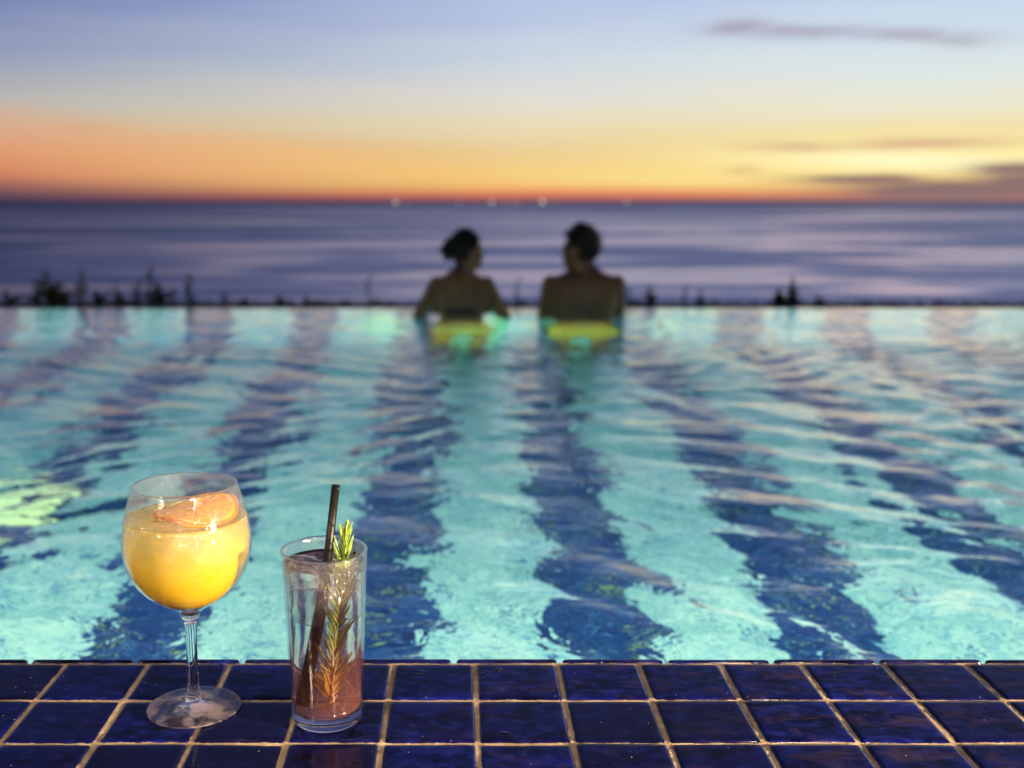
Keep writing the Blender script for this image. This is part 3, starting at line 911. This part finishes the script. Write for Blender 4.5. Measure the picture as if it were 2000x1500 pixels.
# ------------------------------------------------------------------ highball glass
hb = Vector((-.1146, .8965, .0006))
def highball():
    root = empty('cocktail_glass', hb)
    tag(root, 'straight tall tumbler of rose cocktail with black straw on the blue tiles', 'cocktail')
    HT = .153; R0, R1 = .0298, .0364
    ro = lambda z: R0+(R1-R0)*(z/HT)**.9
    zb = .0125
    # wall (thin) from above the thick base
    th = .0015
    zs = [zb+.0006+(HT-zb-.0006)*i/24 for i in range(25)]
    outer = [(ro(z), z) for z in zs]; inner = [(ro(z)-th, z) for z in zs]
    prof = outer+[(R1-.0003, HT+.0006), (R1-.0008, HT+.0008), (R1-.0013, HT+.0005)]+list(reversed(inner))
    v, f = lathe(prof, 128, closed=True)
    link('wall', fixn(mesh('wall', v, f)), mat_thin('misted_tumbler_glass', (.99, .987, .985, 1), zlo=.095, zhi=.150, frost=.08), root)
    v, f = lathe([(R1-.0008+.0011*math.cos(a*math.pi/5), HT+.0006+.0011*math.sin(a*math.pi/5)) for a in range(10)], 128, closed=True)
    link('rim', fixn(mesh('rim', v, f)), mat_glass('rim_glass'), root)
    # thick base
    bp = smooth_prof([(.0005, .0018), (.018, .0016), (.0262, .0004), (.0283, .0008), (ro(.004), .0035), (ro(.008), .008), (ro(zb)-.0000, zb)], 5)
    bp += [(ro(zb)-th, zb+.0001)]+smooth_prof([(ro(zb)-th-.0004, zb-.0008), (.0262, .0105), (.022, .0092), (.012, .0086), (.0005, .0085)], 4)
    v, f = lathe(bp, 96)
    link('base', fixn(mesh('base', v, f)), mat_glass('thick_base_glass', (.97, .96, .98)), root)
    # drink
    LZ = .1420
    dp = smooth_prof([(.0005, .0089), (.012, .0091), (.022, .0097), (.0255, .0108), (ro(zb)-th-.0006, zb+.0004)], 4)
    dp += [(ro(z)-th-.0001, z) for z in zs if zb+.002 < z < LZ-.003]
    dp += [(ro(LZ)-th-.0001, LZ+.0010), (ro(LZ)-th-.0012, LZ+.0002), (ro(LZ)-th-.004, LZ)]
    n = 96
    V, Fc = lathe(dp, n)
    # rippled top where ice pushes through
    m = len(dp); rings = [ .85, .7, .5, .3, .12]
    r0 = dp[-1][0]; last = m-1
    for q in rings:
        for k in range(n):
            a = 2*math.pi*k/n; x = r0*q*math.cos(a); y = r0*q*math.sin(a)
            V.append((x, y, LZ+.0008*noise.noise(Vector((x*90, y*90, 3)))))
    for i in range(len(rings)):
        for k in range(n):
            k2 = (k+1) % n; b = (last+i)*n
            Fc.append((b+k, b+k2, b+n+k2, b+n+k))
    Fc.append(tuple(range((last+len(rings))*n, (last+len(rings)+1)*n)))
    dk = link('drink', fixn(mesh('drink', V, Fc)), mat_rose(), root); dk.cycles.is_caustics_caster = True
    return LZ
HLZ = highball()
ice(hb, (-.014, -.007, .1360), (.026, .024, .020), (.2, .25, .6), 5, 'clear ice cube poking out of the rose drink at the left of the straw', 'ice cubes in the rose drink', .25)
ice(hb, (.012, .014, .1365), (.024, .024, .020), (.5, -.2, .2), 6, 'clear ice cube floating behind the rosemary in the rose drink', 'ice cubes in the rose drink', .25)
ice(hb, (-.009, -.006, .108), (.029, .027, .027), (.1, .1, .2), 7, 'round-edged ice cube sunk at the left in the rose drink', 'ice cubes in the rose drink', .75)
ice(hb, (.013, .010, .108), (.025, .026, .028), (.3, .6, .9), 8, 'ice cube sunk at the right in the rose drink behind the rosemary', 'ice cubes in the rose drink', .55)

def straw():
    a = hb+Vector((-.0150, .006, .0135)); b = hb+Vector((.0098, .0115, .2065))
    L_ = (b-a).length; ro_, ri = .0036, .0030
    v, f = lathe([(ro_, 0), (ro_, L_*.33), (ro_, L_*.66), (ro_, L_), (ri, L_), (ri, L_*.5), (ri, 0)], 28, closed=True)
    o = link('drinking_straw', fixn(mesh('straw', v, f)), mat_straw(), None)
    o.location = a; o.rotation_mode = 'QUATERNION'; o.rotation_quaternion = (b-a).to_track_quat('Z', 'Y')
    me = o.data
    for p in me.polygons: p.use_smooth = abs(p.normal.z) < .5
    tag(o, 'black paper straw leaning in the tumbler of rose cocktail', 'straw')
straw()

def rosemary():
    base = hb+Vector((.0005, -.010, .0140))
    root = empty('rosemary_sprig', base)
    pts = [Vector(p) for p in ((0, 0, 0), (.003, .001, .018), (.0055, .001, .045), (.0085, .001, .075), (.0125, .001, .105), (.0165, .0, .130), (.018, -.001, .148))]
    path = []
    for i in range(len(pts)-1):
        for s in range(6): path.append(pts[i].lerp(pts[i+1], s/6))
    path.append(pts[-1])
    rad = [.0013*(1-.6*i/len(path)) for i in range(len(path))]
    v, f = tube(path, rad, 8)
    link('stem', mesh('rosemary_stem', v, f), simple('woody_stem', (.30, .16, .06), .7, 200., (.18, .09, .03)), root)
    rr = random.Random(5)
    NL = []
    def needle(p, d, L_, w):
        d = d.normalized(); s = d.cross(Vector((rr.uniform(-.3, .3), -1, rr.uniform(-.3, .3)))).normalized(); u = s.cross(d).normalized()
        bend = (Vector((0, 0, 1))-d*d.z)*rr.uniform(.0, .35)
        V = []; ks = [(0, .35), (.15, .8), (.4, 1), (.7, .9), (.9, .55), (1, .08)]
        for t, ww in ks:
            c = p+d*(L_*t)+bend*(L_*t*t)
            V += [c+s*w*ww, c+u*w*.35*ww, c-s*w*ww, c-u*w*.45*ww]
        Fc = []
        for i in range(len(ks)-1):
            for k in range(4):
                k2 = (k+1) % 4
                Fc.append((i*4+k, i*4+k2, i*4+4+k2, i*4+4+k))
        Fc.append((3, 2, 1, 0)); b = (len(ks)-1)*4; Fc.append((b, b+1, b+2, b+3))
        NL.append((V, Fc))
    t = .06; k = 0
    while t < .985:
        i = t*(len(path)-1); i0 = int(i); p = path[i0].lerp(path[min(i0+1, len(path)-1)], i-i0)
        ax = (path[min(i0+2, len(path)-1)]-path[max(i0-2, 0)]).normalized()
        for j in range(5 if t > .12 else 2):
            a = k*1.57/2+j*math.pi/2+rr.uniform(-.5, .5)
            out = Vector((math.cos(a), math.sin(a)*.8, 0))
            spread = .95 if t < .6 else (.66 if t < .82 else .30)
            d = ax*1.0+out*spread*rr.uniform(.35, 1.2)+Vector((rr.gauss(0, 1), rr.gauss(0, 1), rr.gauss(0, 1)))*(.14 if t < .8 else .05)
            L_ = rr.uniform(.011, .026)*(1 if t < .75 else 1.05)
            needle(p, d, L_, rr.uniform(.00085, .00125))
        t += .023; k += 1
    for j in range(9):
        a = j*.7; p = path[-1-(j % 3)]
        needle(p, Vector((.1+math.cos(a)*.17, math.sin(a)*.17, 1)), rr.uniform(.013, .020), .0009)
    v, f = join(NL)
    me = fixn(mesh('rosemary_needles', v, f))
    nd_ = link('needles', me, mat_leaf('rosemary_needle', (.10, .19, .02), (.27, .39, .07), (.46, .30, .06), .022, .066), root)
    for ch in (nd_,): ch.cycles.is_caustics_receiver = True
    tag(root, 'green rosemary sprig standing in the tumbler of rose cocktail', 'rosemary')
rosemary()

# a few water drops on the tiles
def drops():
    M = NT('drop_water'); tr = M.n('ShaderNodeBsdfGlass', {'IOR': 1.333, 'Roughness': 0.}); Mm = M.out(tr.outputs[0])
    for (px, py, r, lab) in ((820, 1314, .0038, 'tiny water drop on the tile beside the tumbler, near the pool'), (972, 1310, .0034, 'tiny water drop on the edge tile in the middle of the photo'),
                             (940, 1318, .0026, 'tiny water drop beside the grout line left of the middle drop'), (430, 1300, .0030, 'tiny water drop on the pool edge behind the balloon glass'),
                             (985, 1436, .0045, 'larger flat water drop on the second tile row near the photo bottom')):
        d = pix_dir(px, py); k = -H/d.z
        prof = [(r, 0), (r*.97, r*.12), (r*.85, r*.27), (r*.6, r*.40), (r*.3, r*.46), (.00005, r*.48)]
        v, f = lathe(prof, 28)
        o = link('water_drop', mesh('water_drop', v, f), Mm)
        o.location = (d.x*k, d.y*k, .0002); o.scale = (1.3, .9, 1)
        tag(o, lab, 'water drop', 'water drops on the tiles')
drops()

# ------------------------------------------------------------------ people
def ell(c, r, n=20, rot=None):
    V, Fc = [], []
    for i in range(n//2+1):
        ph = math.pi*i/(n//2)
        for k in range(n):
            a = 2*math.pi*k/n
            p = Vector((max(math.sin(ph), .001)*math.cos(a)*r[0], max(math.sin(ph), .001)*math.sin(a)*r[1], math.cos(ph)*r[2]))
            if rot: p = rot @ p
            V.append(p+Vector(c))
    for i in range(n//2):
        for k in range(n):
            k2 = (k+1) % n
            Fc.append((i*n+k, (i+1)*n+k, (i+1)*n+k2, i*n+k2))
    Fc.append(tuple(reversed(range((n//2)*n, (n//2)*n+n)))); Fc.append(tuple(range(n)))
    return V, Fc

def limb(pts, rads, n=16):
    """tapered limb through joints with round ends"""
    path, rad = [], []
    for i in range(len(pts)-1):
        a, b = Vector(pts[i]), Vector(pts[i+1])
        for s in range(6):
            t = s/6; path.append(a.lerp(b, t)); rad.append(rads[i]+(rads[i+1]-rads[i])*t)
    path.append(Vector(pts[-1])); rad.append(rads[-1])
    parts = [tube(path, rad, n)]
    for p, r in zip(pts, rads): parts.append(ell(p, (r, r, r), n))
    return parts

def loft(secs, n=32, cap=True):
    """secs: (z, halfwidth, halfdepth, ycentre, power)"""
    V, Fc = [], []
    for (z, w, d, yc) in secs:
        for k in range(n):
            a = 2*math.pi*k/n; e = 2/2.4
            ca, sa = math.cos(a), math.sin(a)
            V.append((w*math.copysign(abs(ca)**e, ca), yc+d*math.copysign(abs(sa)**e, sa), z))
    for i in range(len(secs)-1):
        for k in range(n):
            k2 = (k+1) % n
            Fc.append((i*n+k, i*n+k2, (i+1)*n+k2, (i+1)*n+k))
    if cap:
        Fc.append(tuple(reversed(range(n)))); Fc.append(tuple(range((len(secs)-1)*n, len(secs)*n)))
    return V, Fc

def remesh(parts, voxel, smooth_it, name, fac=.5):
    v, f = join(parts)
    me = fixn(mesh(name+'_src', v, f))
    o = bpy.data.objects.new(name+'_src', me); col.objects.link(o)
    m = o.modifiers.new('r', 'REMESH'); m.mode = 'VOXEL'; m.voxel_size = voxel
    s = o.modifiers.new('s', 'SMOOTH'); s.factor = fac; s.iterations = smooth_it
    dg = bpy.context.evaluated_depsgraph_get(); dg.update()
    out = bpy.data.meshes.new_from_object(o.evaluated_get(dg)); out.name = name
    bpy.data.objects.remove(o)
    return out

def person(x, y, spec):
    """local z=0 is the water line, +y looks out to sea; root sits at the feet"""
    root = empty('person', (x, y, FZ))
    up = Vector((0, 0, D+spec['dz'])); dz = spec['dz']
    def put(name, me, mat, parent=None, smooth=True):
        me.transform(Matrix.Translation(up)) if parent is None else None
        return link(name, me, mat, root if parent is None else parent, smooth)
    S = spec
    parts = [loft(S['torso'])]
    sx = S['sh']
    for s in (1, -1):
        sh = (s*sx[0], sx[1], sx[2]); el = (s*S['el'][0], S['el'][1], S['el'][2]); wr = (s*S['wr'][0], S['wr'][1], S['wr'][2])
        parts += limb([sh, Vector(sh).lerp(Vector(el), .4), el], [S['r'][0], S['r'][1], S['r'][2]])
        parts += limb([el, Vector(el).lerp(Vector(wr), .3), wr], [S['r'][2], S['r'][2]*1.08, S['r'][3]])
        # hand flat on the rim, fingers bent over it
        w = Vector(wr); sc_ = S['hand']
        parts.append(ell(w+Vector((0, .045, -.003))*sc_, (.040*sc_, .050*sc_, .015*sc_)))
        for q, (fx, ln) in enumerate(((-.028, .062), (-.010, .072), (.010, .068), (.028, .054))):
            a = w+Vector((fx, .075, -.002))*sc_
            b = a+Vector((fx*.15, ln*.55, .004))*sc_; c = b+Vector((0, ln*.45, -.014))*sc_
            parts += limb([a, b, c], [.0092*sc_, .0085*sc_, .0072*sc_], 10)
        th0 = w+Vector((-s*.026, .02, 0))*sc_; th1 = th0+Vector((-s*.028, .026, -.002))*sc_; th2 = th1+Vector((-s*.008, .026, -.004))*sc_
        parts += limb([th0, th1, th2], [.012*sc_, .010*sc_, .008*sc_], 10)
        # trapezius to shoulder
        parts += limb([(s*.03, S['nk'][1], S['nk'][2]+.02), (s*sx[0]*.55, sx[1]-.005, sx[2]+.022), (s*sx[0]*.95, sx[1], sx[2]+.004)], [S['trap'], S['trap']*.9, S['r'][0]*.85])
        # shoulder blade
        parts.append(ell((s*.085, S['torso'][2][3]-S['torso'][2][2]*.72, sx[2]-.085), (.055, .03, .075)))
        hp = (s*.085, 0, -.44)
        kn = (s*.088, .035, -.86); an = (s*.075, -.01, -1.235-dz)
        parts += limb([hp, Vector(hp).lerp(Vector(kn), .5), kn], [S['th'], S['th']*.85, S['th']*.62])
        parts += limb([kn, Vector(kn).lerp(Vector(an), .35)+Vector((0, -.015, 0)), an], [S['th']*.62, S['th']*.62, .034])
        parts += limb([(s*.075, -.03, -1.262-dz), (s*.078, .04, -1.278-dz), (s*.08, .115, -1.298-dz)], [.032, .034, .022])
        for q in range(5): parts.append(ell((s*(.055+.013*q), .14-.006*abs(q-(0 if s > 0 else 0)), -1.306-dz), (.008, .02, .010), 10))
    # neck
    nk = Vector(S['nk']); hc = Vector(S['head'])
    parts += limb([nk, nk.lerp(hc, .5), hc+Vector((0, 0, -.05))], [S['nr']*1.12, S['nr'], S['nr']*.95])
    # head in its own frame, +y is the face
    Rz = Matrix.Rotation(S['yaw'], 3, 'Z')@Matrix.Rotation(S.get('tilt', 0), 3, 'X')
    hs = S['hs']
    def hp_(c, r, n=20): return ell(hc+Rz@(Vector(c)*hs), tuple(q*hs for q in r), n, Rz)
    parts.append(hp_((0, -.008, .028), (.068, .086, .082), 28))
    parts.append(hp_((0, .018, -.020), (.058, .066, .075)))
    parts.append(hp_((0, .052, -.072), (.034, .030, .026)))      # chin
    for s in (1, -1):
        parts.append(hp_((s*.044, .010, -.050), (.020, .045, .030)))   # jaw
        parts.append(hp_((s*.038, .056, -.012), (.020, .018, .018)))   # cheek
        parts.append(hp_((s*.074, -.004, -.004), (.009, .017, .030)))  # ear
    parts.append(hp_((0, .076, .026), (.046, .012, .008)))       # brow
    parts.append(hp_((0, .088, -.006), (.0085, .012, .026)))     # nose bridge
    parts.append(hp_((0, .097, -.020), (.013, .014, .011)))      # nose tip
    parts.append(hp_((0, .083, -.045), (.022, .010, .0065)))      # upper lip
    parts.append(hp_((0, .081, -.055), (.019, .010, .0065)))      # lower lip
    body = remesh(parts, .0065, 4, 'body')
    put('body', body, S['skin'])
    # eyes
    for s in (1, -1):
        v, f = ell(hc+Rz@(Vector((s*.031, .0745, .006))*hs), (.0115*hs,)*3, 14)
        put('eye', mesh('eye', v, f), S['eye'])
    # hair: skull cap that leaves the face free
    H_ = []
    cap = hp_((0, -.012, .034), (.072, .091, .088), 40)
    V, Fc = cap
    inv = Rz.inverted()
    keep = set()
    for i, p in enumerate(V):
        q = inv@(Vector(p)-hc)/hs
        fr = q.y; hair = True
        if q.y > .028 and q.z < .062-.15*max(0, .06-q.y): hair = False
        if q.y > -.02 and q.z < .012: hair = False
        if q.z < S['nape']: hair = False
        if hair: keep.add(i)
    rs_ = random.Random(9)
    bm = bmesh.new(); vs = {}
    for i in keep:
        p = Vector(V[i]); nn = (p-hc).normalized()
        vs[i] = bm.verts.new(p+nn*(.006*noise.noise(p*28)+.004*noise.noise(p*90)+S['hv']))
    for q in Fc:
        if len(q) == 4 and all(i in keep for i in q): bm.faces.new([vs[i] for i in q])
    ge = bmesh.ops.solidify(bm, geom=bm.faces[:], thickness=.008)
    hm = bpy.data.meshes.new('hair'); bm.to_mesh(hm); bm.free(); fixn(hm)
    # hair as short locks over the cap
    lv, lf = [], []
    tufts = []
    for k in range(S['locks']):
        i = rs_.choice(sorted(keep)); p = Vector(V[i]); nn = (p-hc).normalized()
        flow = Rz@Vector((0, -.6, -.4))
        if S['bun'] is None: flow = nn*.7+Rz@Vector((rs_.uniform(-.5, .5), .4, rs_.uniform(-.2, .5)))
        tufts.append(leaf_quad(p+nn*.004, (nn*.25+flow+Vector((rs_.gauss(0, .2),)*3)).normalized()*rs_.uniform(.012, .024), .0022))
    a, b = join(tufts)
    base_n = len(hm.vertices)
    allv = [tuple(v.co) for v in hm.vertices]+[tuple(p) for p in a]
    allf = [tuple(p.vertices) for p in hm.polygons]+[tuple(i+base_n for i in q) for q in b]
    hm2 = mesh('hair', allv, allf)
    hair = put('hair', hm2, S['hair'])
    if S['bun']:
        bp = []
        bc = hc+Rz@(Vector(S['bun'])*hs)
        for k in range(18):
            d = Vector((rs_.gauss(0, 1), rs_.gauss(0, 1), rs_.gauss(0, 1))).normalized()
            bp.append(ell(bc+Vector((d.x*.026, d.y*.026, d.z*.040)), (.022+.006*rs_.random(), .020, .018+.008*rs_.random()), 14))
        bp.append(ell(bc, (.036, .036, .050), 16))
        bp.append(ell(bc.lerp(hc+Vector((0, 0, .02)), .40), (.024, .024, .026), 16))
        # loose ends
        for k in range(14):
            d = Rz@Vector((rs_.gauss(0, .5), -1, rs_.gauss(.25, .6))).normalized()
            bp.append(leaf_quad(bc+d*.02, d*rs_.uniform(.012, .022), .003))
        v, f = join(bp)
        v = [Vector(p)+up for p in v]
        link('bun', mesh('bun', v, f), S['hair'], hair)
    return root, up

M_sk1 = mat_skin('tan_skin', (.098, .029, .006), (.125, .038, .008))
M_sk2 = mat_skin('fair_tan_skin', (.112, .035, .007), (.14, .046, .010))
M_hair = simple('dark_hair', (.006, .004, .004), .6, 60., (.010, .007, .005), **{'Specular IOR Level': .12})
M_hair2 = simple('brown_hair', (.010, .006, .005), .6, 60., (.018, .010, .007), **{'Specular IOR Level': .12})
M_eye = simple('eye_white', (.6, .58, .55), .2)
M_bik = simple('dark_red_swimwear', (.035, .003, .005), .8, 40., (.02, .002, .003))
M_sho = simple('swim_shorts', (.24, .12, .02), .8, 30., (.30, .16, .03))

tw = [(-.47, .14, .095, -.005), (-.40, .158, .105, -.005), (-.30, .125, .085, 0), (-.20, .105, .075, 0), (-.10, .108, .078, 0), (0, .112, .082, 0), (.07, .122, .084, 0),
      (.12, .128, .078, 0), (.165, .120, .062, .0), (.195, .085, .045, .0)]
tw = [tw[0], tw[1], tw[5]] + tw[2:5] + tw[6:]          # placeholder order, sorted below
tw.sort(key=lambda q: q[0])
woman = dict(torso=tw, dz=.028, sh=(.126, 0, .145), el=(.246, .10, -.075), wr=(.185, .33, -.022), r=(.041, .037, .032, .023), hand=.85,
             nk=(.004, 0, .19), trap=.026, th=.078, head=(.030, .012, .302), nr=.043, yaw=R(-58), tilt=R(0), hs=.93, skin=M_sk2, eye=M_eye,
             nape=-.045, hv=.001, locks=900, bun=(0, -.116, .026), hair=M_hair)
tm = [(-.47, .150, .105, 0), (-.40, .158, .112, 0), (-.30, .142, .10, 0), (-.20, .140, .098, 0), (-.10, .148, .100, 0), (0, .158, .104, 0), (.07, .172, .104, 0),
      (.12, .172, .095, 0), (.165, .155, .078, 0), (.195, .105, .055, 0)]
man = dict(torso=tm, dz=.038, sh=(.164, 0, .132), el=(.190, .13, -.095), wr=(.135, .35, -.030), r=(.050, .046, .041, .028), hand=1.0,
           nk=(-.002, 0, .19), trap=.036, th=.088, head=(-.022, .010, .300), nr=.053, yaw=R(56), tilt=R(0), hs=1.01, skin=M_sk1, eye=M_eye,
           nape=-.052, hv=.001, locks=1500, bun=None, hair=M_hair2)

wr_, up = person(.014, 5.54, woman)
tag(wr_, 'woman with dark hair in a bun and a strapped bikini top, standing in the pool', 'person')
def sec_at(T, z):
    for a, b in zip(T, T[1:]):
        if a[0] <= z <= b[0]:
            t = (z-a[0])/(b[0]-a[0]); return (z, a[1]+(b[1]-a[1])*t, a[2]+(b[2]-a[2])*t, a[3]+(b[3]-a[3])*t)
def band(T, z0, z1, off, n=6):
    out = []
    for i in range(n+1):
        z, w, d, yc = sec_at(T, z0+(z1-z0)*i/n)
        out.append((z, w+off, d+off, yc))
    return out
def shell(T, z0, z1, off):
    a = band(T, z0, z1, off); b = band(T, z0, z1, off-.004)
    V, Fc = loft(a, 48, False); V2, F2 = loft(b, 48, False)
    if off > .0105: V = [(p[0]*1.16, p[1], p[2]) for p in V]; V2 = [(p[0]*1.16, p[1], p[2]) for p in V2]
    o = len(V); n = 48; m = len(a)
    Fc = Fc+[tuple(reversed([i+o for i in q])) for q in F2]
    for k in range(n):
        k2 = (k+1) % n
        Fc.append((k, k+o, k2+o, k2)); e = (m-1)*n
        Fc.append((e+k, e+k2, e+k2+o, e+k+o))
    return list(V)+list(V2), Fc
bt = [shell(tw, .000, .030, .011)]
for s in (1, -1):
    bt.append(tube([(s*.07, .085, .03), (s*.075, .075, .10), (s*.05, .05, .175), (s*.035, .01, .222), (s*.012, -.043, .238), (0, -.050, .236)], .0045, 8))
    bt.append(tube([(0, -.050, .236), (s*.012, -.056, .215), (s*.016, -.056, .185)], [.0045, .004, .003], 8))
    bt.append(ell((s*.055, .07, .0), (.05, .035, .045), 16))
bt.append(ell((0, -.052, .237), (.011, .009, .009), 12))
v, f = join(bt); v = [Vector(p)+up for p in v]
link('bikini_top', mesh('bikini_top', v, f), M_bik, wr_)
v, f = join([shell(tw, -.455, -.35, .006), ell((0, 0, -.47), (.07, .10, .05))]); v = [Vector(p)+up for p in v]
link('bikini_bottom', mesh('bikini_bottom', v, f), simple('bikini_cloth', (.20, .15, .05), .8, 30., (.25, .18, .06)), wr_)

mr_, up = person(.632, 5.55, man)
tag(mr_, 'bare-backed man with short dark hair in the pool, head turned to the woman', 'person')
sh_parts = [shell(tm, -.465, -.33, .008)]
for s in (1, -1):
    V, Fc = loft([(-.70, .088, .09, .02), (-.58, .095, .1, .01), (-.45, .098, .108, 0)], 32)
    sh_parts.append(([(p[0]+s*.082, p[1], p[2]) for p in V], Fc))
v, f = join(sh_parts); v = [Vector(p)+up for p in v]
link('swim_shorts', mesh('swim_shorts', v, f), M_sho, mr_)

# ------------------------------------------------------------------ render settings
sc.view_settings.view_transform = 'Standard'; sc.view_settings.look = 'None'
sc.view_settings.exposure = 0; sc.view_settings.gamma = 1
c = sc.cycles if hasattr(sc, 'cycles') else None
sc.render.engine = 'CYCLES'
c = sc.cycles
c.use_denoising = True
try: c.denoiser = 'OPENIMAGEDENOISE'
except Exception: pass
c.max_bounces = 14; c.diffuse_bounces = 3; c.glossy_bounces = 6; c.transmission_bounces = 12; c.transparent_max_bounces = 24; c.volume_bounces = 0
c.sample_clamp_indirect = 6; c.blur_glossy = .5
c.caustics_reflective = True; c.caustics_refractive = True
